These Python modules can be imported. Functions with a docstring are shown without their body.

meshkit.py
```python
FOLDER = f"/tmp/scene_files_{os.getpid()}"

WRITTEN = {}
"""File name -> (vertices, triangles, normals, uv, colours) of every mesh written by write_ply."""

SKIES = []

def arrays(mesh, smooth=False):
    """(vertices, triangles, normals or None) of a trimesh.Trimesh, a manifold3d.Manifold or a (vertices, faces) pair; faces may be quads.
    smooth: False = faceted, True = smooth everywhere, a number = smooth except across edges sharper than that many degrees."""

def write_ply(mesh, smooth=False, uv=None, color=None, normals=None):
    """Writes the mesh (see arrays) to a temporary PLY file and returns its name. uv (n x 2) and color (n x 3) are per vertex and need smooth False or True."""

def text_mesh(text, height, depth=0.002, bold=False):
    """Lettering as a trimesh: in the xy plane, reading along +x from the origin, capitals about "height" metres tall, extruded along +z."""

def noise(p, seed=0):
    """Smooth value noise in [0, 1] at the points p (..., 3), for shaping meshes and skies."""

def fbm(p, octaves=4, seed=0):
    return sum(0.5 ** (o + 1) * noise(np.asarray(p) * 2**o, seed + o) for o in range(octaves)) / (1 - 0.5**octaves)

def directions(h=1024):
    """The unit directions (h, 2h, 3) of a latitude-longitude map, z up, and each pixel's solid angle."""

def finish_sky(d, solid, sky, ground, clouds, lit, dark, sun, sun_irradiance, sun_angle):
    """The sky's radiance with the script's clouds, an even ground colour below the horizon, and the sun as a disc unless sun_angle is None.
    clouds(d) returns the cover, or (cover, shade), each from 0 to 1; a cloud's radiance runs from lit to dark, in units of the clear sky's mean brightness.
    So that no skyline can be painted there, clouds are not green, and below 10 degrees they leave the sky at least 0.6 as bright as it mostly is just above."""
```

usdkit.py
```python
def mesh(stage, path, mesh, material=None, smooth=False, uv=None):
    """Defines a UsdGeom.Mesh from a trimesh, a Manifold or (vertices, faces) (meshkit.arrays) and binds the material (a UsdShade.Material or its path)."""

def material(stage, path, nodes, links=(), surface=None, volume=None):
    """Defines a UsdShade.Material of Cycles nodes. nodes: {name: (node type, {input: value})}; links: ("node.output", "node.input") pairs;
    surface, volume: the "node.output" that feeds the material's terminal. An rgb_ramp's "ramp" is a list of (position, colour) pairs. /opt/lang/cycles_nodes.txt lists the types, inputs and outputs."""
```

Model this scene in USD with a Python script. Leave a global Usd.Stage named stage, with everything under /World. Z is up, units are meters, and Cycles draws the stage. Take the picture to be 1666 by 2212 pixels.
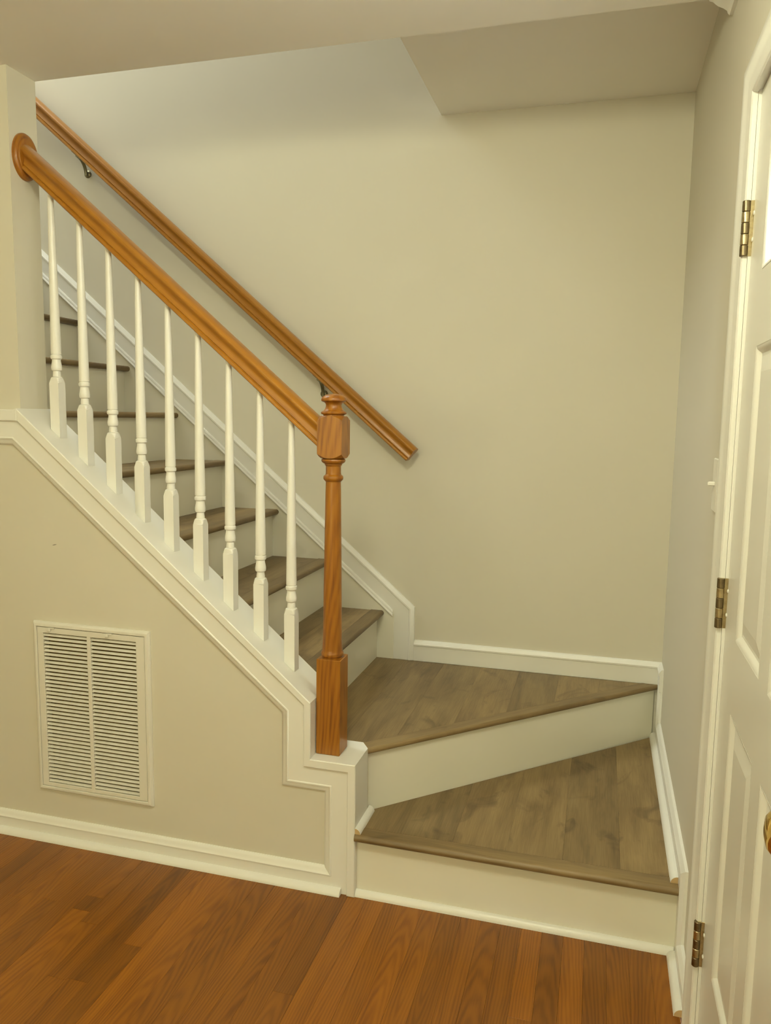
import math, random
import numpy as np, trimesh, manifold3d as m3
import shapely
from shapely.geometry import Polygon, box as sbox
from shapely.ops import triangulate
import usdkit
from pxr import Usd, UsdGeom, UsdLux, UsdShade, Sdf, Gf, Vt

random.seed(7); np.random.seed(7)
stage = Usd.Stage.CreateInMemory()
UsdGeom.SetStageUpAxis(stage, UsdGeom.Tokens.z); UsdGeom.SetStageMetersPerUnit(stage, 1.0)
WORLD = UsdGeom.Xform.Define(stage, '/World'); stage.SetDefaultPrim(WORLD.GetPrim())
UsdGeom.Scope.Define(stage, '/World/Looks')
A = np.array

# ------------------------------------------------------------------ key dimensions (metres)
D, XR, T = .9617, .8959, .1174          # back wall, right wall, thickness of the knee wall
XP, HC, H2, XO, HU = -1.0312, 2.3216, 2.4375, .0289, 4.62
RISE, RUN, X3 = .1925, .2259, -.1862
Z1, Z2 = .189, .385                     # the two winder treads
XS = XR - .0125                         # face of the right-hand skirting
YS = D - .014                           # face of the stringer board on the back wall
XB, YB, XSH = -2.6, -5.0, -4.0          # far ends of the room and of the stairwell

# ------------------------------------------------------------------ camera
cam = UsdGeom.Camera.Define(stage, '/World/camera')
C = A([.65006, -1.94959, 1.34199]); yaw, pitch, roll, fpx = .2719, .1218, .0142, 1669.23
F = A([-math.sin(yaw)*math.cos(pitch), math.cos(yaw)*math.cos(pitch), -math.sin(pitch)])
R0 = A([math.cos(yaw), math.sin(yaw), 0.]); U0 = np.cross(R0, F)
R = math.cos(roll)*R0 + math.sin(roll)*U0; U = -math.sin(roll)*R0 + math.cos(roll)*U0
cam.AddTransformOp().Set(Gf.Matrix4d(*R, 0, *U, 0, *(-F), 0, *C, 1))
cam.CreateHorizontalApertureAttr(36.0); cam.CreateVerticalApertureAttr(36.0*2212/1666)
cam.CreateFocalLengthAttr(fpx/1666*36.0); cam.CreateClippingRangeAttr(Gf.Vec2f(.02, 100))
cam.CreateExposureAttr(0.1)

# ------------------------------------------------------------------ light
LAMP_R, LAMP_COLOR = .11, (1.0, .99, .70)               # unseen warm hall globe, lights the stairs and right wall
LAMPS = [((.30, -1.35, 2.195), 82.0)]                         # position, strength of the globe
UP_COLOR, UP_POWER = (.93, 1.0, .95), 20.0              # unseen cooler light upstairs, placed to light the upper back wall
SKY = 5.0                                             # daylight outside the door's panes
dome = UsdLux.DomeLight.Define(stage, '/World/sky'); dome.CreateIntensityAttr(SKY); dome.CreateColorAttr(Gf.Vec3f(.95, .98, 1.0))
up = UsdLux.RectLight.Define(stage, '/World/upstairs_light')  # out of view at the top of the stairwell
up.AddTranslateOp().Set(Gf.Vec3d(-2.5, .52, 4.6)); up.CreateWidthAttr(1.6); up.CreateHeightAttr(.6)
up.CreateIntensityAttr(UP_POWER); up.CreateColorAttr(Gf.Vec3f(*UP_COLOR))

UNSEEN_WIN = (-1.75, .15, .95, 2.1)                            # unseen rear window, placed to light the front faces softly: x0, x1, z0, z1
UNSEEN_WIN_COLOR, UNSEEN_WIN_POWER = (1.0, .955, .52), 6.4
wl = UsdLux.RectLight.Define(stage, '/World/window_daylight')  # warm area light in the unseen rear window, soft light from behind the camera
wl.AddTransformOp().Set(Gf.Matrix4d(1, 0, 0, 0, 0, 0, 1, 0, 0, -1, 0, 0, (UNSEEN_WIN[0]+UNSEEN_WIN[1])/2, YB-.09, (UNSEEN_WIN[2]+UNSEEN_WIN[3])/2, 1).GetTranspose().GetTranspose())
wl.CreateWidthAttr(UNSEEN_WIN[1]-UNSEEN_WIN[0]); wl.CreateHeightAttr(UNSEEN_WIN[3]-UNSEEN_WIN[2]); wl.CreateIntensityAttr(UNSEEN_WIN_POWER); wl.CreateColorAttr(Gf.Vec3f(*UNSEEN_WIN_COLOR))

# ------------------------------------------------------------------ materials
LK = '/World/Looks/'
def mat(name, nodes, links=(), surface='p.BSDF'):
    return usdkit.material(stage, LK+name, nodes, list(links), surface=surface)

def paint(name, col, rough, bump=.02, scale=260., var=.03, extra=None):
    c2 = tuple(x*(1-var) for x in col)
    n = {'g': ('geometry', {}), 'n': ('noise_texture', {'scale': scale, 'detail': 3.}), 'v': ('noise_texture', {'scale': 2.3, 'detail': 3.}),
         'm': ('mix_color', {'a': col, 'b': c2}), 'b': ('bump', {'strength': bump, 'distance': .002}), 'p': ('principled_bsdf', {'roughness': rough})}
    l = [('g.position', 'n.vector'), ('g.position', 'v.vector'), ('v.fac', 'm.fac'), ('n.fac', 'b.height'), ('b.normal', 'p.normal')]
    if extra:        # one small scuff on the wall: centre, radius, colour
        c, r, dark = extra
        n.update({'sv': ('vector_math', {'math_type': 'subtract', 'vector2': c}), 'sr': ('vector_rotate', {'rotate_type': 'y_axis', 'angle': .25}),
                  'ss': ('vector_math', {'math_type': 'multiply', 'vector2': (.35, 0., 1.6)}), 'sn': ('noise_texture', {'scale': 300., 'detail': 2.}),
                  'sl': ('vector_math', {'math_type': 'length'}), 'sm': ('map_range', {'from_min': r*.4, 'from_max': r, 'to_min': .75, 'to_max': 0., 'clamp': True}),
                  'm2': ('mix_color', {'b': dark})})
        l += [('g.position', 'sv.vector1'), ('sv.vector', 'sr.vector'), ('sr.vector', 'ss.vector1'), ('ss.vector', 'sl.vector1'), ('sl.value', 'sm.value'),
              ('m.result', 'm2.a'), ('sm.result', 'm2.fac'), ('m2.result', 'p.base_color')]
        n.pop('sn')
    else:
        l.append(('m.result', 'p.base_color'))
    return mat(name, n, l)

WALL = (.680, .644, .545)
M_wall = paint('wall_paint', WALL, .62, .05)
M_wallf = paint('wall_paint_scuffed', WALL, .62, .05, extra=((-.93, 0., .946), .0035, (.12, .10, .08)))
M_ceil = paint('ceiling_paint', (.90, .885, .84), .8, .04)
M_trim = paint('trim_paint', (.83, .82, .775), .33, .015, 140.)
M_door = paint('door_paint', (.80, .785, .73), .34, .012, 120.)
M_riser = paint('riser_paint', (.80, .775, .665), .36, .05, 60.)
M_bal = paint('baluster_paint', (.84, .83, .79), .30, .01, 200.)
M_vent = paint('grille_enamel', (.76, .735, .66), .42, .01, 200.)
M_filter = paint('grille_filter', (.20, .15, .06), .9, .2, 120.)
M_raw = paint('raw_wood_end', (.55, .38, .19), .7, .1, 300.)

def rot_for(direction):
    """columns: local frame whose y runs along the grain"""
    y = A(direction, float); y /= np.linalg.norm(y)
    x = np.cross(y, [0, 0, 1.]) if abs(y[2]) < .95 else A([1., 0, 0]); x /= np.linalg.norm(x)
    return x, y, np.cross(x, y)

def oak(name, direction, dark, mid, light, rough, ring=46., rnd=True, coat=0., tone=.0, seed=0., own=False, mix=(.26, .26, .50), streak=(34., 2.0, 34.)):
    """oak: growth rings cut along `direction` (cathedrals where the ring centre falls inside the piece), streaks and pores"""
    x, y, z = rot_for(direction)
    n = {'g': ('texture_coordinate', {}) if own else ('geometry', {}), 'o': ('object_info', {}), 'wn': ('white_noise_texture', {'dimensions': '1D'}), 'ws': ('separate_color', {}),
         'dx': ('vector_math', {'math_type': 'dot_product', 'vector2': tuple(x)}), 'dy': ('vector_math', {'math_type': 'dot_product', 'vector2': tuple(y)}),
         'dz': ('vector_math', {'math_type': 'dot_product', 'vector2': tuple(z)}), 'cv': ('combine_xyz', {}),
         'rx': ('map_range', {'to_min': -.06, 'to_max': .06}), 'ry': ('map_range', {'to_min': -.5, 'to_max': .5}), 'rz': ('math', {'math_type': 'multiply', 'value2': 31.}),
         'rc': ('combine_xyz', {'z': 0.}), 'ra': ('vector_math', {'math_type': 'add'}), 'oc': ('combine_xyz', {'x': seed}), 'av': ('vector_math', {'math_type': 'add'}),
         'ms': ('vector_math', {'math_type': 'multiply', 'vector2': (1., .075, 0.)}),
         'nd': ('noise_texture', {'scale': 1., 'detail': 2.}), 'md': ('vector_math', {'math_type': 'multiply', 'vector2': (22., 3.5, 22.)}), 'ns': ('vector_math', {'math_type': 'scale', 'scale': .016}), 'na': ('vector_math', {'math_type': 'add'}),
         'w': ('wave_texture', {'wave_type': 'rings', 'rings_direction': 'z', 'profile': 'sine', 'scale': ring, 'distortion': 1.2, 'detail': 2., 'detail_scale': 2.}),
         'mf': ('vector_math', {'math_type': 'multiply', 'vector2': (420., 14., 420.)}), 'nf': ('noise_texture', {'scale': 1., 'detail': 4., 'roughness': .6}),
         'ml': ('vector_math', {'math_type': 'multiply', 'vector2': streak}), 'nl': ('noise_texture', {'scale': 1., 'detail': 4., 'distortion': .4}),
         'a1': ('math', {'math_type': 'multiply', 'value2': mix[0]}), 'a2': ('math', {'math_type': 'multiply_add', 'value2': mix[1]}), 'a3': ('math', {'math_type': 'multiply_add', 'value2': mix[2]}),
         'r': ('rgb_ramp', {'ramp': [(.24, dark), (.5, mid), (.8, light)]}),
         'hs': ('hsv', {'hue': .5, 'saturation': 1.}), 'hv': ('map_range', {'from_min': 0., 'from_max': 1., 'to_min': 1.-tone, 'to_max': 1.+tone}),
         'b': ('bump', {'strength': .08, 'distance': .0006}), 'p': ('principled_bsdf', {'roughness': rough, 'coat_weight': coat, 'coat_roughness': .22})}
    src = 'g.object' if own else 'g.position'
    l = [(src, 'dx.vector1'), (src, 'dy.vector1'), (src, 'dz.vector1'), ('dx.value', 'cv.x'), ('dy.value', 'cv.y'), ('dz.value', 'cv.z'), ('o.random', 'hv.value')]
    if rnd:
        l += [('o.random', 'wn.w'), ('wn.color', 'ws.color'), ('ws.r', 'rx.value'), ('ws.g', 'ry.value'), ('rx.result', 'rc.x'), ('ry.result', 'rc.y'), ('ws.b', 'rz.value1'), ('rz.value', 'oc.y'), ('rz.value', 'oc.z')]
    l += [('cv.vector', 'ra.vector1'), ('rc.vector', 'ra.vector2'), ('cv.vector', 'av.vector1'), ('oc.vector', 'av.vector2'),
          ('ra.vector', 'ms.vector1'), ('av.vector', 'md.vector1'), ('md.vector', 'nd.vector'), ('nd.color', 'ns.vector1'), ('ms.vector', 'na.vector1'), ('ns.vector', 'na.vector2'), ('na.vector', 'w.vector'),
          ('av.vector', 'mf.vector1'), ('mf.vector', 'nf.vector'), ('av.vector', 'ml.vector1'), ('ml.vector', 'nl.vector'),
          ('w.fac', 'a1.value1'), ('nf.fac', 'a2.value1'), ('a1.value', 'a2.value3'), ('nl.fac', 'a3.value1'), ('a2.value', 'a3.value3'), ('a3.value', 'r.fac'),
          ('r.color', 'hs.color'), ('hv.result', 'hs.value'), ('hs.color', 'p.base_color'), ('nf.fac', 'b.height'), ('b.normal', 'p.normal')]
    if not rnd: n.pop('wn'); n.pop('ws')
    return mat(name, n, l)

SL = (-1., 0., .853)
M_rail = oak('oak_rail', SL, (.20, .066, .006), (.35, .142, .0115), (.45, .20, .020), .36, 30., False, .10, mix=(.06, .34, .62), streak=(55., 1.6, 55.))
M_newel = oak('oak_newel', (0, 0, 1), (.135, .036, .002), (.31, .112, .0065), (.385, .158, .012), .37, 40., False, .10, seed=.31, mix=(.16, .28, .58), streak=(60., 3.2, 60.))
M_floor = [oak('oak_floor_%s' % nm, (0, 1, 0), tuple(c*k for c in (.135, .039, .002)), tuple(c*k for c in (.235, .079, .0033)), tuple(c*k for c in (.31, .110, .006)), .36, 46., True, .04, .09, own=True, mix=(.18, .27, .55))
           for nm, k in (('dark', .80), ('brown', .92), ('middle', 1.03), ('warm', 1.16), ('light', 1.29))]

def vinyl(name, direction, k=1., blot=1.):
    x, y, z = rot_for(direction)
    n = {'g': ('geometry', {}), 'o': ('object_info', {}),
         'dx': ('vector_math', {'math_type': 'dot_product', 'vector2': tuple(x)}), 'dy': ('vector_math', {'math_type': 'dot_product', 'vector2': tuple(y)}),
         'dz': ('vector_math', {'math_type': 'dot_product', 'vector2': tuple(z)}),
         'cv': ('combine_xyz', {}), 'ofs': ('math', {'math_type': 'multiply', 'value2': 41.}), 'cofs': ('combine_xyz', {}), 'av': ('vector_math', {'math_type': 'add'}),
         'm1': ('vector_math', {'math_type': 'multiply', 'vector2': (17., 2.6, 1.)}), 'n1': ('noise_texture', {'scale': 1., 'detail': 4., 'roughness': .55, 'distortion': .6}),
         'm2': ('vector_math', {'math_type': 'multiply', 'vector2': (12., 6.5, 1.)}), 'n2': ('noise_texture', {'scale': 1., 'detail': 3., 'distortion': 1.2}),
         'm3': ('vector_math', {'math_type': 'multiply', 'vector2': (300., 12., 1.)}), 'n3': ('noise_texture', {'scale': 1., 'detail': 3.}),
         'mr': ('map_range', {'from_min': .57, 'from_max': .72, 'to_min': 0., 'to_max': .66*blot, 'clamp': True}),
         'mx': ('math', {'math_type': 'multiply', 'value2': .72}), 'my': ('math', {'math_type': 'multiply_add', 'value2': .28}),
         'r': ('rgb_ramp', {'ramp': [(.34, tuple(c*k for c in (.145, .092, .038))), (.5, tuple(c*k for c in (.215, .143, .060))), (.66, tuple(c*k for c in (.285, .195, .085)))]}),
         'k': ('mix_color', {'b': tuple(c*k for c in (.085, .050, .021))}),
         'hs': ('hsv', {'hue': .5, 'saturation': 1.}), 'hv': ('map_range', {'from_min': 0., 'from_max': 1., 'to_min': .80, 'to_max': 1.18}),
         'b': ('bump', {'strength': .06, 'distance': .0005}), 'p': ('principled_bsdf', {'roughness': .42})}
    l = [('g.position', 'dx.vector1'), ('g.position', 'dy.vector1'), ('g.position', 'dz.vector1'), ('dx.value', 'cv.x'), ('dy.value', 'cv.y'), ('dz.value', 'cv.z'),
         ('o.random', 'ofs.value1'), ('ofs.value', 'cofs.y'), ('ofs.value', 'cofs.x'), ('cv.vector', 'av.vector1'), ('cofs.vector', 'av.vector2')]
    for i in '123': l += [('av.vector', f'm{i}.vector1'), (f'm{i}.vector', f'n{i}.vector')]
    l += [('n1.fac', 'mx.value1'), ('n3.fac', 'my.value1'), ('mx.value', 'my.value3'), ('my.value', 'r.fac'), ('n2.fac', 'mr.value'), ('mr.result', 'k.fac'), ('r.color', 'k.a'),
          ('k.result', 'hs.color'), ('o.random', 'hv.value'), ('hv.result', 'hs.value'), ('hs.color', 'p.base_color'), ('n3.fac', 'b.height'), ('b.normal', 'p.normal')]
    return mat(name, n, l)
M_plank = vinyl('vinyl_plank', (0, 1, 0))
M_nose_x = vinyl('nosing_front', (1, 0, 0), .84, .5)
M_nose_d = vinyl('nosing_diagonal', (.713, .701, 0), .84, .5)
M_nose_y = vinyl('nosing_straight', (0, 1, 0), .84, .4)

def metal(name, col, rough):
    return mat(name, {'g': ('geometry', {}), 'n': ('noise_texture', {'scale': 90., 'detail': 3.}), 'r': ('map_range', {'to_min': rough*.7, 'to_max': rough*1.4}),
                      'p': ('principled_bsdf', {'metallic': 1., 'base_color': col})}, [('g.position', 'n.vector'), ('n.fac', 'r.value'), ('r.result', 'p.roughness')])
M_brass = metal('polished_brass', (.86, .62, .20), .10)
M_hinge = metal('worn_brass', (.50, .41, .24), .30)
M_hinge2 = metal('dark_brass', (.24, .19, .11), .34)  # darker brass tone for alternate hinge knuckles
M_bronze = metal('dull_bronze', (.23, .21, .13), .42)
M_plastic = mat('white_plastic', {'p': ('principled_bsdf', {'base_color': (.82, .80, .74), 'roughness': .35})})
M_glass = mat('frosted_glass', {'g': ('geometry', {}), 'n': ('noise_texture', {'scale': 400., 'detail': 2.}), 'b': ('bump', {'strength': .2, 'distance': .001}),
                                't': ('translucent_bsdf', {'color': (.95, .95, .95)}), 's': ('glossy_bsdf', {'roughness': .3}), 'f': ('fresnel', {'IOR': 1.3}), 'fm': ('math', {'math_type': 'multiply', 'value2': .35}), 'm': ('mix_closure', {})},
              [('g.position', 'n.vector'), ('n.fac', 'b.height'), ('b.normal', 's.normal'), ('f.fac', 'fm.value1'), ('fm.value', 'm.fac'), ('t.BSDF', 'm.closure1'), ('s.BSDF', 'm.closure2')], surface='m.closure')
M_lamp = [mat('lamp_globe_%d' % k, {'e': ('emission', {'color': LAMP_COLOR, 'strength': w})}, surface='e.emission') for k, (_, w) in enumerate(LAMPS)]

# ------------------------------------------------------------------ prims
used = {}
def numbered(parent, name):
    k = (parent, name); i = used.get(k, 0); used[k] = i+1
    return name if i == 0 else f'{name}_{i:03d}'
ORIGIN = {}
def tag(prim, label=None, cat=None, group=None, kind=None):
    for k, v in (('label', label), ('category', cat), ('group', group), ('kind', kind)):
        if v: prim.SetCustomDataByKey(k, v)
    return prim
def thing(name, loc=(0, 0, 0), label=None, cat=None, group=None, kind=None, parent='/World'):
    path = f'{parent}/{numbered(parent, name)}'
    x = UsdGeom.Xform.Define(stage, path); base = ORIGIN.get(parent, np.zeros(3))
    x.AddTranslateOp().Set(Gf.Vec3d(*map(float, A(loc, float)-base))); ORIGIN[path] = A(loc, float)
    tag(x.GetPrim(), label, cat, group, kind); return path
def put(name, mesh, m, parent='/World', smooth=False, label=None, cat=None, kind=None, group=None, own=False):
    """mesh in world coordinates"""
    path = f'{parent}/{numbered(parent, name)}'
    base = np.zeros(3); q = parent
    while q and q != '/World':
        if q in ORIGIN: base = ORIGIN[q]; break
        q = q.rpartition('/')[0]
    if hasattr(mesh, 'to_mesh'):
        mm = mesh.to_mesh(); mesh = trimesh.Trimesh(mm.vert_properties[:, :3], mm.tri_verts, process=False)
    mesh = mesh.copy(); mesh.apply_translation(-base)
    c_ = mesh.bounds.mean(0) if own else None
    if own: mesh.apply_translation(-c_)
    g = usdkit.mesh(stage, path, mesh, m, smooth=smooth)
    if own: g.AddTranslateOp().Set(Gf.Vec3d(*map(float, c_)))
    tag(g.GetPrim(), label, cat, group, kind); return path

# ------------------------------------------------------------------ shapes
def tri(poly):
    v, f = trimesh.creation.triangulate_polygon(poly, engine='earcut'); return A(v), A(f)
def fixm(v, f):
    m = trimesh.Trimesh(A(v), A(f), process=True); trimesh.repair.fix_normals(m); return m
def cbox(lo, hi, c=.0015):
    lo, hi = A(lo, float), A(hi, float); lo, hi = np.minimum(lo, hi), np.maximum(lo, hi); c = min(c, .45*(hi-lo).min()); P = []
    for sx in (0, 1):
        for sy in (0, 1):
            for sz in (0, 1):
                p = A([hi[0] if sx else lo[0], hi[1] if sy else lo[1], hi[2] if sz else lo[2]]); s = A([1-2*sx, 1-2*sy, 1-2*sz])
                if c <= 0: P.append(p)
                else:
                    for k in range(3):
                        o = s*c; o[k] = 0; P.append(p+o)
    return trimesh.convex.convex_hull(A(P))
def inset(pts, c):
    """mitred inset of a closed polygon (same vertex count, any winding)"""
    p = A(pts, float); area = .5*np.sum(p[:, 0]*np.roll(p[:, 1], -1)-np.roll(p[:, 0], -1)*p[:, 1])
    d = np.roll(p, -1, 0)-p; d /= np.linalg.norm(d, axis=1, keepdims=True); n = np.stack([-d[:, 1], d[:, 0]], 1)*np.sign(area)
    n0 = np.roll(n, 1, 0); mv = (n0+n)/(1+np.sum(n0*n, 1, keepdims=True)); return p+c*mv
AX = {'x': (1, 2, 0), 'y': (0, 2, 1), 'z': (0, 1, 2)}
def prism(pts, axis, lo, hi, c=0., holes=()):
    """polygon pts in the plane across `axis`, extruded from lo to hi, both rims chamfered by c"""
    i, j, k = AX[axis]; V, Fs = [], []
    def add(p2, h):
        v = np.zeros((len(p2), 3)); v[:, i], v[:, j], v[:, k] = p2[:, 0], p2[:, 1], h; n0 = sum(map(len, V)); V.append(v); return n0
    def cap(h, ps, hs):
        v2, f = tri(Polygon(ps, hs)); n0 = add(v2, h); Fs.append(f+n0)
    levels = [(lo, c), (lo+c, 0.), (hi-c, 0.), (hi, c)] if c > 0 else [(lo, 0.), (hi, 0.)]
    loops = [(A(pts, float), 1)]+[(A(h, float), -1) for h in holes]
    for lp, sgn in loops:
        rings = [add(inset(lp, sgn*cc) if cc else lp, h) for h, cc in levels]; n = len(lp)
        for a, b in zip(rings, rings[1:]):
            for t in range(n):
                u = (t+1) % n; Fs.append(A([[a+t, a+u, b+u], [a+t, b+u, b+t]]))
    for h in (levels[0], levels[-1]): cap(h[0], inset(pts, h[1]) if h[1] else A(pts, float), [inset(x, -h[1]) if h[1] else A(x, float) for x in holes])
    return fixm(np.vstack(V), np.vstack(Fs))
def sweep(profile, path, N, before=None, after=None, cut0=None, cut1=None):
    """profile (a, b): a along N x direction, b along N; mitred at the bends. before/after: ghost points that mitre the ends; cut: a plane (point, normal) that cuts an end"""
    P = [A(p, float) for p in path]; N = A(N, float)/np.linalg.norm(N); prof = A(profile, float)
    ext = ([A(before, float)] if before is not None else [])+P+([A(after, float)] if after is not None else [])
    off = 1 if before is not None else 0; dirs = [(b-a)/np.linalg.norm(b-a) for a, b in zip(ext, ext[1:])]
    rings = []
    for q in range(len(P)):
        e = q+off; d0 = dirs[e-1] if e > 0 else dirs[e]; d1 = dirs[e] if e < len(dirs) else dirs[e-1]
        m0, m1 = np.cross(N, d0), np.cross(N, d1); mv = (m0+m1)/(1+m0 @ m1)
        ring = P[q]+prof[:, :1]*mv+prof[:, 1:]*N
        cut = cut0 if q == 0 else cut1 if q == len(P)-1 else None
        if cut is not None:
            d = d1 if q == 0 else d0; t = ((A(cut[0])-ring) @ A(cut[1]))/(d @ A(cut[1])); ring = ring+t[:, None]*d
        rings.append(ring)
    n = len(prof); V = np.vstack(rings); Fs = []
    for r_ in range(len(rings)-1):
        for t in range(n):
            u = (t+1) % n; a = r_*n; b = a+n; Fs += [[a+t, a+u, b+u], [a+t, b+u, b+t]]
    tv, tf = tri(Polygon(prof)); idx = [int(np.argmin(np.sum((prof-v)**2, 1))) for v in tv]
    for f in tf:
        Fs.append([idx[k] for k in f]); Fs.append([idx[k]+n*(len(rings)-1) for k in f])
    return fixm(V, Fs)
def lathe(rz, center, axis='z', sides=40, scale=(1, 1, 1)):
    m = trimesh.creation.revolve(A(rz, float), sections=sides)
    if axis == 'x': m.apply_transform(trimesh.transformations.rotation_matrix(math.pi/2, [0, 1, 0]))
    if axis == 'y': m.apply_transform(trimesh.transformations.rotation_matrix(math.pi/2, [1, 0, 0]))
    if axis == '-x': m.apply_transform(trimesh.transformations.rotation_matrix(-math.pi/2, [0, 1, 0]))
    m.apply_scale(scale); m.apply_translation(center); trimesh.repair.fix_normals(m); return m
def tube(pts, r, sides=12):
    p = A(pts, float); r = np.broadcast_to(r, len(p)); t = np.gradient(p, axis=0); t /= np.linalg.norm(t, axis=1, keepdims=True)
    ref = A([1., 0, 0]); V, Fs = [], []
    for k in range(len(p)):
        u = np.cross(t[k], ref); u /= np.linalg.norm(u); w = np.cross(t[k], u)
        for s in range(sides):
            a = 2*math.pi*s/sides; V.append(p[k]+r[k]*(math.cos(a)*u+math.sin(a)*w))
    for k in range(len(p)-1):
        for s in range(sides):
            q = (s+1) % sides; a = k*sides; b = a+sides; Fs += [[a+s, a+q, b+q], [a+s, b+q, b+s]]
    n0 = len(V); V += [p[0], p[-1]]; b = (len(p)-1)*sides
    for s in range(sides): Fs += [[n0, s, (s+1) % sides], [n0+1, b+s, b+(s+1) % sides]]
    return fixm(V, Fs)
def join(*ms): return trimesh.util.concatenate(list(ms))
def solid(t): return m3.Manifold(m3.Mesh(np.asarray(t.vertices, np.float32), np.asarray(t.faces, np.uint32)))
def arc(c, r, a0, a1, n=8): return [(c[0]+r*math.cos(a0+(a1-a0)*k/n), c[1]+r*math.sin(a0+(a1-a0)*k/n)) for k in range(n+1)]

# ================================================================== THE SETTING
# slope of the stairs along the knee wall: top face of the sloping cap
def cap_top(x): return .5556+.856*(-.0996-x)
GR_X0, GR_X1, GR_Z0, GR_Z1 = -1.0135, -.607, .1625, .7065          # return-air grille
knee = [(XB, 0), (.012, 0), (.012, .366), (-.117, .366), (-.117, .5445), (XP, cap_top(XP)-.037), (XP, HC), (XB, HC)]
hole = [(GR_X0+.03, GR_Z0+.024), (GR_X1-.03, GR_Z0+.024), (GR_X1-.03, GR_Z1-.024), (GR_X0+.03, GR_Z1-.024)]
put('wall_front', prism(knee, 'y', 0, T, holes=[hole]), M_wallf, kind='structure', label='greige wall under the stairs with the tall pillar at its left end')
put('wall_back', cbox((XSH, D, 0), (XR+.12, D+.1, HU), 0), M_wall, kind='structure', label='greige back wall rising behind the staircase')
DY0, DY1, DZ = -1.086, -.322, 1.947                                   # door opening in the right-hand wall
put('wall_right', prism([(YB, 0), (DY0-.02, 0), (DY0-.02, DZ+.02), (DY1+.02, DZ+.02), (DY1+.02, 0), (D, 0), (D, 2.6), (YB, 2.6)], 'x', XR, XR+.12), M_wall, kind='structure', label='greige right wall that holds the white door')
put('wall_left', cbox((XB-.1, YB, 0), (XB, 0, HC), 0), M_wall, kind='structure')
put('wall_rear', prism([(XB-.1, 0), (XR+.12, 0), (XR+.12, 2.6), (XB-.1, 2.6)], 'y', YB-.12, YB, holes=[[(UNSEEN_WIN[0], UNSEEN_WIN[2]), (UNSEEN_WIN[1], UNSEEN_WIN[2]), (UNSEEN_WIN[1], UNSEEN_WIN[3]), (UNSEEN_WIN[0], UNSEEN_WIN[3])]]), M_wall, kind='structure')
w1 = thing('window_1', ((UNSEEN_WIN[0]+UNSEEN_WIN[1])/2, YB, UNSEEN_WIN[2]), kind='structure', label='unseen white framed window in the rear wall, placed to light the stairs softly')
put('frame', prism([(UNSEEN_WIN[0]-.05, UNSEEN_WIN[2]-.05), (UNSEEN_WIN[1]+.05, UNSEEN_WIN[2]-.05), (UNSEEN_WIN[1]+.05, UNSEEN_WIN[3]+.05), (UNSEEN_WIN[0]-.05, UNSEEN_WIN[3]+.05)], 'y', YB, YB+.018, .002, holes=[[(UNSEEN_WIN[0]+.03, UNSEEN_WIN[2]+.03), ((UNSEEN_WIN[0]+UNSEEN_WIN[1])/2-.02, UNSEEN_WIN[2]+.03), ((UNSEEN_WIN[0]+UNSEEN_WIN[1])/2-.02, UNSEEN_WIN[3]-.03), (UNSEEN_WIN[0]+.03, UNSEEN_WIN[3]-.03)], [((UNSEEN_WIN[0]+UNSEEN_WIN[1])/2+.02, UNSEEN_WIN[2]+.03), (UNSEEN_WIN[1]-.03, UNSEEN_WIN[2]+.03), (UNSEEN_WIN[1]-.03, UNSEEN_WIN[3]-.03), ((UNSEEN_WIN[0]+UNSEEN_WIN[1])/2+.02, UNSEEN_WIN[3]-.03)]]), M_trim, w1)
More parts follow.
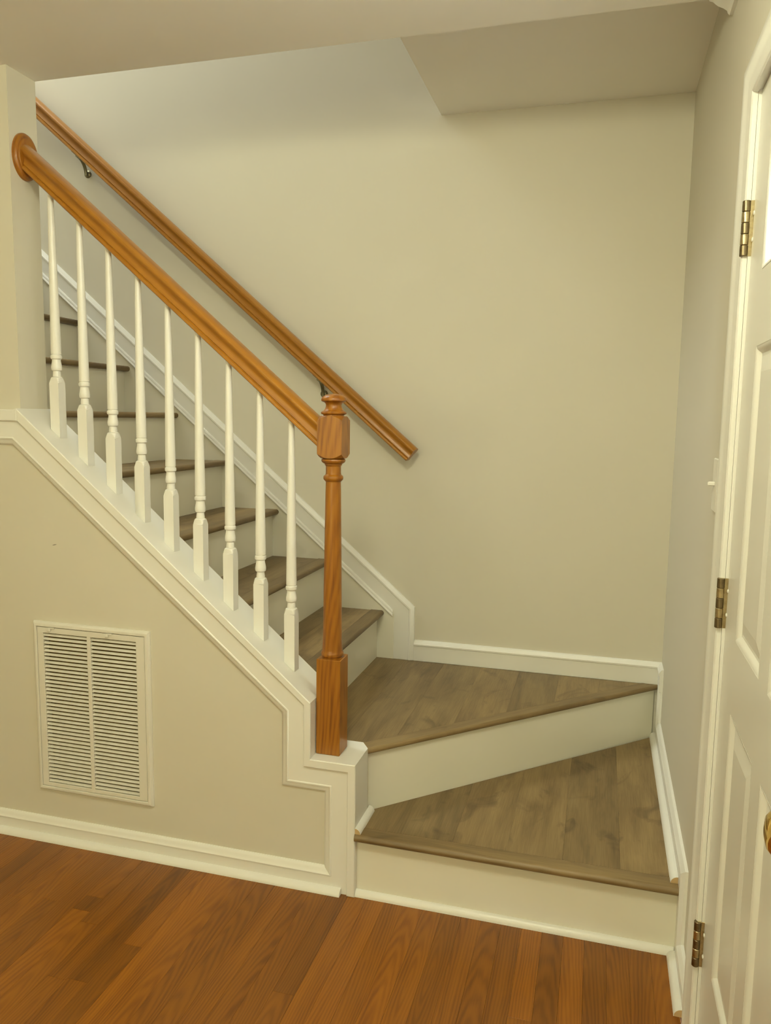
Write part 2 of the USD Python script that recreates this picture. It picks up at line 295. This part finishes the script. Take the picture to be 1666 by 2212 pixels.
put('roller_blind', cbox((UNSEEN_WIN[0]-.002, YB-.119, UNSEEN_WIN[2]-.002), (UNSEEN_WIN[1]+.002, YB-.112, UNSEEN_WIN[3]+.002), 0), M_plastic, w1, label='added white panel that keeps sky light out of the rear opening')  # opaque panel added to block the sky dome at the rear opening
put('ceiling', cbox((XB-.1, YB-.1, HC), (XR, T, H2+.08), 0), M_ceil, kind='structure', label='lower ceiling of the hall in front of the stairs')
put('ceiling_landing', cbox((XO, T, H2), (XR, D, H2+.08), 0), M_ceil, kind='structure', label='shaded ceiling recess above the winder steps')
put('wall_stairwell_front', cbox((XSH, T-.1, H2+.08), (XO+.1, T, HU), 0), M_wall, kind='structure')
put('wall_stairwell_right', cbox((XO, T, H2+.08), (XO+.1, D, HU), 0), M_wall, kind='structure')
put('wall_stairwell_left', cbox((XSH-.1, T-.1, 0), (XSH, D+.1, HU), 0), M_wall, kind='structure')
put('ceiling_stairwell', cbox((XSH-.1, T-.1, HU), (XO+.1, D+.1, HU+.1), 0), M_ceil, kind='structure')
put('wall_under_stairs', cbox((XSH, T-.1, 0), (XB-.1, T, H2+.08), 0), M_wall, kind='structure')

# ---- floor: oak strips laid front to back, every strip a piece
fl = thing('floor', (0, -1, 0), label='honey brown oak strip floor', kind='structure')
put('subfloor', cbox((XB-.1, YB-.1, -.12), (XR+.12, D+.1, -.019), 0), M_floor[0], fl)
BW = .05395
def strip_tone(k):
    fix = {-1: 3, 0: 1, 1: 1, 2: 1, 3: 4, 4: 0, 5: 3, 6: 2, 7: 1, 8: 2, 9: 1, 10: 3, 11: 3, 12: 2, 13: 3, 14: 3, 15: 0, 16: 2, 17: 1, 18: 2, 19: 1, 20: 2, 21: 3, 22: 3, 23: 3,
           24: 0, 25: 1, 26: 1, 27: 2, 28: 2, 29: 2, 30: 2, 31: 2, 32: 1, 33: 0, 34: 3, 35: 2}
    return fix.get(k)
rf = random.Random(11)
ends = {24: [-.514], 27: [-.285], 28: [-.552], 31: [-.288], 25: [-.52], 14: [-.62], 3: [-.9], 21: [-.75]}
far = []
for k in range(-1, 65):
    x1 = .826-BW*k; x0 = x1-BW
    x1, x0 = min(x1, XR-.001), max(x0, XB+.001)
    if x1-x0 < .01: continue
    ys = [.0 if x0 > -.02 else 0.] + ends.get(k, [-.25-.9*rf.random()])
    while ys[-1] > YB+.3: ys.append(ys[-1]-(.35+.9*rf.random()))
    ys[-1] = YB
    tone0 = strip_tone(k)
    for q in range(len(ys)-1):
        tone = tone0 if (q == 0 and tone0 is not None) else rf.choice([1, 1, 2, 2, 2, 3, 3, 4, 0])
        if k == 27 and q == 0:
            put('floor_board', cbox((x0+.0001, -.225, -.019), (x1-.0001, 0, 0), .0004), M_floor[2], fl, own=True)
            put('floor_board', cbox((x0+.0001, ys[1]+.0001, -.019), (x1-.0001, -.2251, 0), .0004), M_floor[0], fl, own=True); continue
        b = cbox((x0+.0001, ys[q+1]+.0001, -.019), (x1-.0001, ys[q]-.0001, -.0003*rf.random()), .0004)
        if ys[q] > -1.35 and x1 > -1.5: put('floor_board', b, M_floor[tone], fl, own=True)
        else: far.append((tone, b))
for t_ in range(5):
    put('distant_board', join(*[b for t2, b in far if t2 == t_]), M_floor[t_], fl, kind='stuff')

# ---- moulded base that runs along the floor, up the end of the knee wall and on up the slope
BASE = [(0, 0), (0, .0125), (.047, .0130), (.0490, .0148), (.0518, .0150), (.0545, .0128), (.0585, .0108), (.0640, .0092), (.0685, .0066), (.0705, .0032), (.0715, .0026), (.0715, 0)]
NF = (0, -1, 0)
pA = [(.0125, 0, 0), (.0125, 0, .366), (-.117, 0, .366), (-.117, 0, .545), (-1.0346, 0, 1.3153), (XB, 0, 1.3153)]
bf = thing('baseboard_front', (-1, 0, 0), kind='structure', label='white moulded baseboard along the wall under the stairs')
put('board', sweep(BASE, [(XB, 0, 0), pA[0]], NF, after=pA[1]), M_trim, bf, 35)
QR = [(0, 0)]+arc((0, 0), .019, 0, math.pi/2, 7)
SHOE = [(0, .0125)]+[(a, .0125+b) for a, b in arc((0, 0), .0185, 0, math.pi/2, 7)]
put('shoe_moulding', sweep(SHOE, [(XB, 0, 0), (-.005, 0, 0)], NF), M_trim, bf, 35)

tr = thing('trim_1', (-.5, 0, .5), kind='structure', label='white sloping cap and moulded apron on top of the knee wall')
put('apron', sweep(BASE, pA, NF, before=(XB, 0, 0)), M_trim, tr, 35)
CAPP = [(XP, cap_top(XP)), (-.0968, .5532), (-.0968, .390), (.036, .390), (.036, 0), (.0125, 0), (.0125, .366), (-.117, .366), (-.117, .5447), (XP, cap_top(XP)-.0365)]
capm = solid(prism(CAPP, 'y', -.020, .1375, .0022))
wedge = solid(prism([(.009, .1376), (.0361, .0985), (.06, .0985), (.06, .16), (.009, .16)], 'z', -.01, .5))
put('cap', capm-wedge, M_trim, tr)
put('cap_return', prism([(XB, 1.3155), (XP-.0002, 1.3155), (XP-.0002, cap_top(XP)), (-1.045, 1.3495), (XB, 1.3495)], 'y', -.020, 0, .0022), M_trim, tr)

# ---- skirting on the back wall: baseboard that climbs above the stringer board, with a bead along the joint
NB = (0, -1, 0)
zA = lambda x: .5998+.8564*(-.0344-x)       # top edge of the climbing baseboard
XE = -2.5
bb = thing('baseboard_back', (0, D, .4), kind='structure', label='white baseboard on the back wall climbing beside the stairs')
BASEB = [(0, 0), (0, .0115), (.060, .0125), (.0625, .0155), (.068, .0160), (.0725, .0125), (.0775, .010), (.0815, .007), (.083, 0)]
# the base line a=0 lies below the top edge by .083 (perpendicular): path runs down the slope, down the upright, then along the landing
h = .083; cs = math.cos(math.atan(.8564)); low = lambda x: zA(x)-h/cs
xu = -.0344-h
pB = [(XE, D, low(XE)), (xu, D, low(-.0344)+.8564*(-.0344-xu)), (xu, D, .386), ]
# mirrored run: direction +x with N=-y gives a pointing up
mesh_up = sweep(BASEB, [(XE, D, low(XE)), (xu, D, low(xu)), (xu, D, Z2)], NB)
put('board', mesh_up, M_trim, bb, 35)
put('board', sweep(BASEB, [(-.0344, D, Z2), (XR-.0005, D, Z2)], NB), M_trim, bb, 35)
BEAD = [(-.004, 0), (-.004, .019), (0, .0215), (.004, .0205), (.006, .0185), (.011, .0185), (.0145, .0175), (.017, .0155), (.018, 0)]
lb = lambda x: low(x)
put('bead', sweep(BEAD, [(XE, D, lb(XE)-.004), (xu-.004, D, lb(xu-.004)-.004)], NB, cut1=((xu-.004, D, 0), (1., 0, 0))), M_trim, bb, 35)
sp = [(XE, low(XE)+.004), (xu, low(xu)+.004), (xu, Z2-.01), (X3-.1, Z2-.01), (XE, low(XE)-.62)]
put('stringer_board', prism(sp, 'y', YS, D), M_riser, bb)

# ---- skirting on the right wall
NRW = (-1, 0, 0)
br = thing('baseboard_right', (XR, .4, 0), kind='structure', label='white baseboard stepping down the right wall beside the winder steps')
BASER = [(0, 0), (0, .012), (.058, .013), (.0605, .0155), (.066, .016), (.071, .0125), (.076, .010), (.080, .007), (.0815, 0)]
# d = -y with N=-x gives a = N x d = (-x)x(-y) = z : up
put('board', sweep(BASER, [(XR, D-.0005, Z2), (XR, D-.09, Z2)], NRW), M_trim, br, 35)
pR = [(XR, D-.008, Z2+.02), (XR, D-.008, Z1), (XR, 0.000, Z1), (XR, 0.000, 0), (XR, -.258, 0)]
put('board', sweep(BASER, pR, NRW), M_trim, br, 35)
put('shoe_moulding', sweep([(0, .0125)]+[(a, .0125+b) for a, b in arc((0, 0), .0185, 0, math.pi/2, 7)], [(XR, D-.02, Z1), (XR, -.002, Z1)], NRW), M_trim, br, 35)
put('shoe_end', sweep([(.0006, .013)]+[(.0006+a, .013+b) for a, b in arc((0, 0), .0172, 0, math.pi/2, 7)], [(XR, -.002, Z1), (XR, -.0028, Z1)], NRW), M_raw, br, label='bare wood cut end')
put('shoe_moulding', sweep([(0, .0125)]+[(a, .0125+b) for a, b in arc((0, 0), .0185, 0, math.pi/2, 7)], [(XR, -.016, 0), (XR, -.222, 0)], NRW), M_trim, br, 35)
put('shoe_end', sweep([(.0006, .013)]+[(.0006+a, .013+b) for a, b in arc((0, 0), .0172, 0, math.pi/2, 7)], [(XR, -.222, 0), (XR, -.2228, 0)], NRW), M_raw, br, label='bare wood cut end')

# ---- crown moulding along the right wall under the hall ceiling
CR = [(0, 0), (0, .008), (.004, .012), (.010, .014), (.016, .022), (.022, .034), (.028, .041), (.033, .046), (.035, .053), (.040, .056), (.040, 0)]
put('trim_2', sweep([(-(.040-a), b) for a, b in CR], [(XR, T-.002, HC), (XR, YB, HC)], NRW), M_trim, kind='structure', smooth=35, label='white crown moulding stub under the hall ceiling on the right wall')

# ---- door casing
CAS = [(0, 0), (0, .018), (.006, .0195), (.014, .0175), (.020, .0135), (.030, .0125), (.040, .0105), (.048, .0095), (.053, .0105), (.057, .008), (.057, 0)]
yo, zo = -.262, 2.003
# up the hinge side (d=+z, N=-x: a = N x d = (-x)x z = y ... mirrored so that a runs toward the opening)
CASm = [(-a, b) for a, b in CAS]
put('trim_3', sweep(CASm, [(XR, yo, 0), (XR, yo, zo), (XR, DY0-.06, zo), (XR, DY0-.06, 0)], NRW), M_trim, kind='structure', smooth=35, label='white moulded casing around the door')
put('trim_4', prism([(DY0-.0195, 0), (DY0-.0015, 0), (DY0-.0015, DZ+.0015), (DY1+.0015, DZ+.0015), (DY1+.0015, 0), (DY1+.0195, 0), (DY1+.0195, DZ+.0195), (DY0-.0195, DZ+.0195)], 'x', XR+.0005, XR+.118), M_trim, kind='structure', label='white door jamb')

# ================================================================== DOOR
dr = thing('door_1', (XR, (DY0+DY1)/2, 0), kind='structure', label='white panelled door with two frosted panes at the top and brass hinges')
XF = XR+.006
PC = [(-.445, -.662), (-.735, -.955)]; PZ = [(.268, .802), (.944, 1.474), (1.607, 1.835)]
holes = [[(y1, z0), (y0, z0), (y0, z1), (y1, z1)] for y0, y1 in PC for z0, z1 in PZ]
put('slab', prism([(DY0, .008), (DY1, .008), (DY1, DZ), (DY0, DZ)], 'x', XF, XF+.040, .0015, holes=holes), M_door, dr)
STK = [(0, .0), (.002, -.0005), (.005, -.0015), (.008, -.004), (.011, -.0075), (.0125, -.0085), (.0125, -.018), (0, -.018)]
def ring(y0, y1, z0, z1, prof, x):
    m_ = []
    P4 = [(x, y0, z0), (x, y1, z0), (x, y1, z1), (x, y0, z1)]      # y1 < y0: going -y along the bottom: a up = inwards
    for q in range(4):
        m_.append(sweep(prof, [P4[q], P4[(q+1) % 4]], NRW, before=P4[q-1], after=P4[(q+2) % 4]))
    return join(*m_)
for ci, (y0, y1) in enumerate(PC):
    for zi, (z0, z1) in enumerate(PZ):
        put('panel_moulding', ring(y0, y1, z0, z1, STK, XF), M_door, dr, 35)
        if zi < 2:
            a, b = inset([(y1, z0), (y0, z0), (y0, z1), (y1, z1)], .0115), inset([(y1, z0), (y0, z0), (y0, z1), (y1, z1)], .0175)
            c_ = inset([(y1, z0), (y0, z0), (y0, z1), (y1, z1)], .046)
            V, Fs = [], []
            for pts, x in ((a, XF+.020), (a, XF+.0082), (b, XF+.0082), (c_, XF+.002)):
                V += [(x, *p) for p in pts]
            for r_ in range(3):
                for t in range(4):
                    u = (t+1) % 4; Fs += [[r_*4+t, r_*4+u, r_*4+4+u], [r_*4+t, r_*4+4+u, r_*4+4+t]]
            Fs += [[12, 13, 14], [12, 14, 15], [0, 1, 2], [0, 2, 3]]
            put('panel', fixm(V, Fs), M_door, dr)
        else:
            put('pane', cbox((XF+.009, y1+.010, z0+.010), (XF+.013, y0-.010, z1-.010), .0005), M_glass, dr, label='frosted glass pane')
for zc in (1.703, .985, .252):
    hp = f'{dr}/{numbered(dr, "hinge")}'; x = UsdGeom.Xform.Define(stage, hp); loc = A([XR-.007, -.3195, zc])
    x.AddTranslateOp().Set(Gf.Vec3d(*map(float, loc-ORIGIN[dr]))); ORIGIN[hp] = loc; tag(x.GetPrim(), 'brass butt hinge')
    put('leaf', join(cbox((XR-.0012, -.3190, zc-.0505), (XR+.030, -.3215, zc+.0505), .0004), cbox((XR-.008, -.3175, zc-.0505), (XR-.0005, -.3215, zc+.0505), .0004)), M_hinge, hp)
    for q in range(5):
        z0 = zc-.0505+.0202*q
        put('knuckle', lathe([(0, z0+.0003), (.0066, z0+.0003), (.0074, z0+.0012), (.0074, z0+.0190), (.0066, z0+.0199), (0, z0+.0199)], (loc[0], loc[1], 0), sides=18), M_hinge2 if q % 2 == 0 else M_hinge, hp, 35)
    for q in (-.022, .026):
        put('screw', lathe([(0, 0), (.0045, 0), (.0042, .0012), (.002, .0022), (0, .0022)], (XR-.008+.014, -.3275, zc+q), '-x', 12), M_plastic, hp, 40, label='white painted screw head')
kn = A([XF, -1.022, .874])
kp = f'{dr}/{numbered(dr, "knob")}'
put('knob', lathe([(0, 0), (.031, 0), (.032, .003), (.029, .008), (.016, .011), (.012, .014), (.0115, .018), (.016, .022), (.0245, .028), (.027, .035), (.0255, .043), (.019, .0485), (.008, .051), (0, .051)], (kn[0]-.0003, kn[1], kn[2]), '-x', 40), M_brass, dr, 40, label='polished brass knob')

# ================================================================== STAIRCASE
st = thing('staircase', (.45, .45, 0), label='staircase with grey brown plank treads and white risers turning up to the left', cat='staircase')
def nosing_profile(t, w, nose):
    """across: u from back (0) to front (w); v up; top at 0"""
    r_ = t/2
    return [(0, -t+.004), (0, -.0005), (.004, .0018)] + [(w-r_+r_*math.sin(a), -r_+.0015+r_*math.cos(a)) for a in np.linspace(0, math.pi, 11)] + [(w-nose, -t+.0015)]
def tread_thing():
    p = f'{st}/{numbered(st, "tread")}'; x = UsdGeom.Xform.Define(stage, p); ORIGIN[p] = ORIGIN[st]; return p
def planks(poly, seams, z, parent, thick=.010):
    lo, hi = poly.bounds[0]-.01, poly.bounds[2]+.01; xs = [lo]+[s for s in seams if lo < s < hi]+[hi]
    for a, b in zip(xs, xs[1:]):
        q = poly.intersection(sbox(a+(.0001 if a > lo else 0), poly.bounds[1]-1, b-(.0001 if b < hi else 0), poly.bounds[3]+1))
        for g in getattr(q, 'geoms', [q]):
            if g.area > 2e-5:
                put('plank', prism(list(shapely.geometry.polygon.orient(g.simplify(1e-6)).exterior.coords)[:-1], 'z', z-thick, z, .0002), M_plank, parent)
dd = A([.713, .701, 0.]); dn = A([.701, -.713, 0.])                   # along and in front of riser 2
q0 = A([.036, .134+.986*(.036-.048)])                                   # riser 2 face passes here
yl = lambda x: q0[1]+.986*(x-q0[0])
# tread 1
t1 = tread_thing(); CURB = .0362
NW = .052
poly1 = Polygon([(CURB, NW-.028), (XS, NW-.028), (XS, min(yl(XS), YS)), (CURB, yl(CURB))])
planks(poly1, [.3035+.1472*k for k in range(-3, 6)], Z1, t1)
put('nosing', sweep([(-(u), v) for u, v in nosing_profile(.022, NW, .028)], [(CURB, NW-.028, Z1), (XS, NW-.028, Z1)], (0, 0, 1)), M_nose_x, t1, 40)
put('riser', cbox((CURB-.002, 0, 0), (XR-.0005, .016, Z1-.021), .0008), M_riser, st, label='painted riser at the floor')
put('shoe_moulding', sweep([(0, 0)]+[(a*.95, b*.8) for a, b in arc((0, 0), .0185, 0, math.pi/2, 7)], [(CURB, 0, 0), (XS-.0005, 0, 0)], NF), M_trim, st, 35)
# riser 2 and tread 2
ra, rb = A([q0[0]-.018, yl(q0[0]-.018)]), A([XS, yl(XS)])
nn = A([-.701, .713])
rc_ = A([XS-.0235, YS-.0002]); rb = A([(YS-.0002-q0[1])/.986+q0[0], YS-.0002])
put('riser', prism([ra, rb, rc_, ra+A([0, .0225])], 'z', Z1-.006, Z2-.017), M_riser, st, label='diagonal riser below the upper winder step')
t2 = tread_thing(); NO2, NW2 = .015, .050
f0 = ra-nn*NO2; f1 = rb-nn*NO2                                          # nosing front line
e0 = f0+nn*NW2; e1 = f1+nn*NW2
e0x = e0+(A([.713, .701]))*.02
lineb = lambda x: e0[1]+.986*(x-e0[0])
poly2 = Polygon([(X3+.0002, .118), (-.0972, .118), (-.0970, .1378), (.009, .1378), (.0362, .0987), (XS, .0987), (XS, YS), (X3+.0002, YS)])
poly2 = poly2.intersection(Polygon([(-1, lineb(-1)), (2, lineb(2)), (2, 5), (-1, 5)]))
poly2 = max(getattr(poly2, 'geoms', [poly2]), key=lambda g: g.area)
planks(poly2, [.0902+.1472*k for k in range(-3, 6)], Z2, t2)
nm2 = sweep([(-u, v) for u, v in nosing_profile(.018, NW2, NO2)], [(*(e0+A([.713, .701])*-.06), Z2), (*(e1+A([.713, .701])*.06), Z2)], (0, 0, 1))
nm2 = solid(nm2) ^ solid(prism([(.0362, -.1), (XS, -.1), (XS, YS), (-.05, YS), (-.05, .1378), (.0092, .1378), (.0362, .099)], 'z', Z2-.05, Z2+.05))
put('nosing', nm2, M_nose_d, t2, 40)
# straight flight
for n in range(3, 15):
    xn = X3-(n-3)*RUN; xb = xn-RUN; z = RISE*n; tn = tread_thing(); ya, yb = T+.0005, YS-.0003
    put('riser', cbox((xn-.014, ya, RISE*(n-1)-.006), (xn, yb, z-.021), .0005), M_riser, st)
    w = .056; ps = Polygon([(xb+.0003, ya), (xn+.028-w, ya), (xn+.028-w, yb), (xb+.0003, yb)])
    planks(ps, [xb+.085], z, tn)
    # nosing: direction -y with N=z gives a = z x (-y) = x : front is +x
    put('nosing', sweep(nosing_profile(.022, w, .028), [(xn+.028-w, yb, z), (xn+.028-w, ya, z)], (0, 0, 1)), M_nose_y, tn, 40)
# short quarter round between the curb and tread 1, cut end bare
qx = lambda y: .036
put('quarter_round', sweep([(a, b) for a, b in [(0, 0)]+arc((0, 0), .0165, 0, math.pi/2, 7)], [(.0362, -.018, Z1+.0005), (.0362, .120, Z1+.0005)], (1, 0, 0)), M_trim, st, 35, label='short white quarter round at the curb')
put('quarter_round_end', sweep([(a+.0006, b) for a, b in [(0, 0)]+arc((0, 0), .0152, 0, math.pi/2, 7)], [(.0365, -.0188, Z1+.0005), (.0365, -.018, Z1+.0005)], (1, 0, 0)), M_raw, st, label='bare wood cut end')

# ================================================================== BALUSTRADE
bl = thing('balustrade', (-.5, .058, .39), label='stair railing with honey oak handrail and newel post and white turned balusters', cat='stair railing')
NX, NY, NH = -.0595, .0560, .0352
RAIL = [(.0, 0), (.0235, 0), (.0262, .002), (.0268, .006), (.0262, .0095), (.0225, .0115), (.0212, .0125), (.0235, .0145), (.0232, .017), (.0210, .0225), (.0205, .028), (.0218, .033), (.0255, .0375), (.0292, .0415),
        (.0305, .0455), (.0298, .0500), (.0245, .0545), (.0170, .0580), (.0085, .0595), (0, .060)]
RAILF = [(u, v) for u, v in RAIL]+[(-u, v) for u, v in reversed(RAIL[1:-1])]
def rail_mesh(p0, p1, cut0=None, cut1=None):
    """p0 -> p1: line of the rail's underside; the profile stands square to the slope in the plane of N=-y"""
    return sweep([(v, u) for u, v in RAILF], [p0, p1], (0, -1, 0), cut0=cut0, cut1=cut1)
def rb_z(x): return 1.2602+.853*(-.0975-x)
# direction +x,-z (downwards): a = N x d = (-y)x d -> up
put('handrail', rail_mesh((XP+.015, NY, rb_z(XP+.015)), (NX-NH+.001, NY, rb_z(NX-NH+.001)), ((XP+.015, 0, 0), (1., 0, 0)), ((NX-NH+.001, 0, 0), (1., 0, 0))), M_rail, bl, 40, label='honey oak handrail')
put('rosette', lathe([(0, .0195), (.66, .0195), (.76, .0185), (.80, .0150), (.86, .0150), (.95, .0120), (1.0, .0070), (1.0, 0.0003), (0, 0.0003)], (XP, .0575, 2.087), 'x', 56, (1, .050, .0665)), M_newel, bl, 40, label='oval oak rosette on the pillar')
# newel post
nz0 = .3905
def sq_block(z0, z1, hw, arch0, arch1, cx, cy):
    """square block whose ends are turned: the corners are cut away along a cone, so the faces end in arcs"""
    b = solid(trimesh.creation.box(bounds=[[cx-hw, cy-hw, z0], [cx+hw, cy+hw, z1]]))
    prof = [(0, z0-.002)]
    prof += [(hw*(1.0), z0-.0005), (hw*1.46, z0+arch0)] if arch0 else [(hw*1.6, z0-.002)]
    prof += [(hw*1.46, z1-arch1), (hw*1.0, z1+.0005), (0, z1+.002)] if arch1 else [(hw*1.6, z1+.002), (0, z1+.002)]
    return b ^ solid(lathe(prof, (cx, cy, 0), sides=64))
base_b = solid(cbox((NX-NH, NY-NH, nz0), (NX+NH, NY+NH, .668), .0016))
shaft = [(0, .662), (.0325, .662), (.0325, .6655), (.0265, .669), (.0265, .671), (.0310, .674), (.0320, .679), (.0308, .684), (.0292, .686), (.0285, .692), (.0270, .72), (.0262, .78), (.0252, .86), (.0240, .96), (.0226, 1.06), (.0214, 1.14), (.0208, 1.163),
         (.0212, 1.165), (.0235, 1.167), (.0270, 1.171), (.0276, 1.1755), (.0268, 1.180), (.0232, 1.183), (.0215, 1.1845), (.0208, 1.190), (.0208, 1.206), (.0216, 1.2085), (.0238, 1.2105), (.0240, 1.2135), (.0270, 1.2150), (.0318, 1.2185), (.0335, 1.2225), (.0325, 1.2265), (.0288, 1.2285), (.0270, 1.230), (.0270, 1.236), (0, 1.236)]
put('newel_post', join(trimesh.Trimesh(base_b.to_mesh().vert_properties[:, :3], base_b.to_mesh().tri_verts), lathe(shaft, (NX, NY, 0), sides=48),
                       (lambda q: trimesh.Trimesh(q.to_mesh().vert_properties[:, :3], q.to_mesh().tri_verts))(sq_block(1.2295, 1.3435, NH, .013, .013, NX, NY))), M_newel, bl, 35, label='square and turned oak newel post')
fin = [(0, 1.340), (.0285, 1.340), (.0285, 1.3465), (.0300, 1.3475), (.0345, 1.3495), (.0352, 1.3525), (.0335, 1.3555), (.0290, 1.3570), (.0275, 1.3585), (.0245, 1.3620), (.0222, 1.3670), (.0212, 1.3725), (.0224, 1.3770), (.0262, 1.3805), (.0312, 1.3825), (.0340, 1.3845),
       (.0346, 1.3870), (.0336, 1.3915), (.0295, 1.3965), (.0225, 1.4005), (.0120, 1.4030), (0, 1.4038)]
put('finial', lathe(fin, (NX, NY, 0), sides=48), M_newel, bl, 40)
# nine white balusters
for i in range(9):
    x = -.1845-.0950*i; y = NY+.0015; zc = cap_top(x); hw = .0159; zt = rb_z(x)+.004
    bz = [(x-hw, cap_top(x-hw)+.0003), (x+hw, cap_top(x+hw)+.0003), (x+hw, zc+.1705), (x-hw, zc+.1705)]
    blk = solid(prism(bz, 'y', y-hw, y+hw)) ^ solid(lathe([(0, zc-.1), (hw*1.5, zc-.1), (hw*1.44, zc+.150), (hw*1.28, zc+.158), (hw*1.05, zc+.168), (hw*.80, zc+.1706), (0, zc+.1706)], (x, y, 0), sides=48))
    g = [(0, .168), (.0118, .168), (.0122, .1745), (.0112, .183), (.0108, .187), (.0120, .1885), (.0145, .190), (.0156, .195), (.0155, .200), (.0142, .208), (.0128, .216), (.0124, .221), (.0136, .2225), (.0160, .2245), (.0166, .229), (.0160, .2335), (.0138, .235), (.0136, .2365), (.0150, .238)]
    g = [(r_, zc+v) for r_, v in g]
    for q in range(1, 9): s = q/8; g.append((.0152*(1-s)+.0083*s, (zc+.239)*(1-s)+zt*s))
    g += [(0, zt)]
    bm = blk.to_mesh()
    put('baluster', join(trimesh.Trimesh(bm.vert_properties[:, :3], bm.tri_verts), lathe(g, (x, y, 0), sides=28)), M_bal, bl, 35, label='white turned baluster' if i == 0 else None)

# ================================================================== WALL HANDRAIL
wr = thing('wall_handrail', (-.8, D, 1.5), label='honey oak handrail on bronze brackets along the back wall', cat='handrail')
wy = D-.070; sl = .8558
wc = lambda x: 1.2149+sl*(-.053-x)
und = lambda x: wc(x)-.030*math.sqrt(1+sl*sl)
xe = -.053-.004
dv = A([1, 0, -sl])/math.hypot(1, sl); upv = A([sl, 0, 1])/math.hypot(1, sl)
pe = A([-.040, wy, 1.2038])-.030*upv
ps_ = pe-dv*3.0
put('rail', rail_mesh(ps_, pe), M_rail, wr, 40)
for bx in (-1.472, -.4195):
    zr = und(bx); pts = []
    for t in np.linspace(0, 1, 14):
        ang = t*math.pi/2
        pts.append((bx, wy+.056*math.sin(ang), zr-.004-.064*(1-math.cos(ang))))
    bp = put('bracket', join(tube(pts, np.linspace(.0075, .0062, 14)), lathe([(0, 0), (.015, 0), (.015, .003), (.012, .006), (.008, .009), (0, .009)], (bx, D-.0003, zr-.058), 'y', 28),
              trimesh.creation.box(extents=(.050, .020, .004), transform=trimesh.transformations.translation_matrix((bx, wy, zr-.003)) @ trimesh.transformations.rotation_matrix(math.atan(sl), (0, 1, 0)))), M_bronze, wr, 40, label='bronze handrail bracket')

# ================================================================== RETURN-AIR GRILLE
gx, gz = (GR_X0+GR_X1)/2, (GR_Z0+GR_Z1)/2
gr = thing('return_air_grille', (gx, 0, gz), label='cream metal return air grille with two columns of slats low on the wall', cat='air vent')
FRP = [(0, 0), (0, .003), (.002, .0075), (.006, .0115), (.012, .0125), (.0145, .0118), (.0155, .009), (.0155, 0)]
P4 = [(GR_X0, 0, GR_Z0), (GR_X1, 0, GR_Z0), (GR_X1, 0, GR_Z1), (GR_X0, 0, GR_Z1)]
put('frame', join(*[sweep(FRP, [P4[q], P4[(q+1) % 4]], NF, before=P4[q-1], after=P4[(q+2) % 4]) for q in range(4)]), M_vent, gr, 35)
SX0, SX1, SZ0, SZ1, MX0, MX1 = -.9755, -.6515, .191, .6725, -.8205, -.8075
inn = [(GR_X0+.0165, GR_Z0+.0165), (GR_X1-.0165, GR_Z0+.0165), (GR_X1-.0165, GR_Z1-.0168), (GR_X0+.0165, GR_Z1-.0168)]
put('face_plate', prism(inn, 'y', -.0105, -.0005, .0008, holes=[[(SX0, SZ0), (MX0, SZ0), (MX0, SZ1), (SX0, SZ1)], [(MX1, SZ0), (SX1, SZ0), (SX1, SZ1), (MX1, SZ1)]]), M_vent, gr)
put('filter', cbox((GR_X0+.031, .022, GR_Z0+.025), (GR_X1-.031, .030, GR_Z1-.025), 0), M_filter, gr, label='dusty yellow filter behind the slats')
NS = 39; pitch_ = (SZ1-SZ0)/NS
for x0, x1 in ((SX0, MX0), (MX1, SX1)):
    for k in range(NS):
        zc = SZ0+(k+.5)*pitch_
        pr = [(-.0096, zc-.0030), (-.0088, zc-.0040), (-.0060, zc-.0016), (-.0022, zc+.0018), (-.0028, zc+.0025), (-.0066, zc-.0008), (-.0092, zc-.0022)]
        V = []
        m_ = prism([(p[0], p[1]) for p in pr], 'x', x0-.0004, x1+.0004)
        put('slat', m_, M_vent, gr)
for x in (-.944, -.741):
    put('latch', join(cbox((x-.011, -.0135, GR_Z1-.0205), (x+.011, -.0105, GR_Z1-.0155), .001), cbox((x-.012, -.0165, GR_Z1-.0275), (x-.002, -.0105, GR_Z1-.0185), .0015)), M_vent, gr)

# ================================================================== LIGHT SWITCH
sw = thing('light_switch', (XR, -.125, 1.205), label='white light switch plate on the right wall beside the door casing', cat='light switch')
put('switch_plate', cbox((XR-.006, -.166, 1.147), (XR-.0002, -.096, 1.263), .002), M_plastic, sw)
put('toggle', cbox((XR-.020, -.1355, 1.203), (XR-.005, -.1265, 1.2125), .002), M_plastic, sw)

# ================================================================== HALL LAMP (above the frame)
pos = LAMPS[0][0]
lp = thing('ceiling_light', (pos[0], pos[1], HC), label='unseen globe ceiling light hanging in front of the stairs', cat='ceiling light')  # out of view above, lights the stairs and the right wall
put('canopy', lathe([(0, HC-.0005), (.07, HC-.0005), (.07, HC-.010), (.045, HC-.016), (0, HC-.016)], (pos[0], pos[1], 0), sides=32), M_brass, lp, 40)
gl = trimesh.creation.icosphere(subdivisions=3, radius=LAMP_R); gl.apply_translation(A(pos)-A([0, 0, .0]))
put('globe', gl, M_lamp[0], lp, True, label='glowing warm globe')
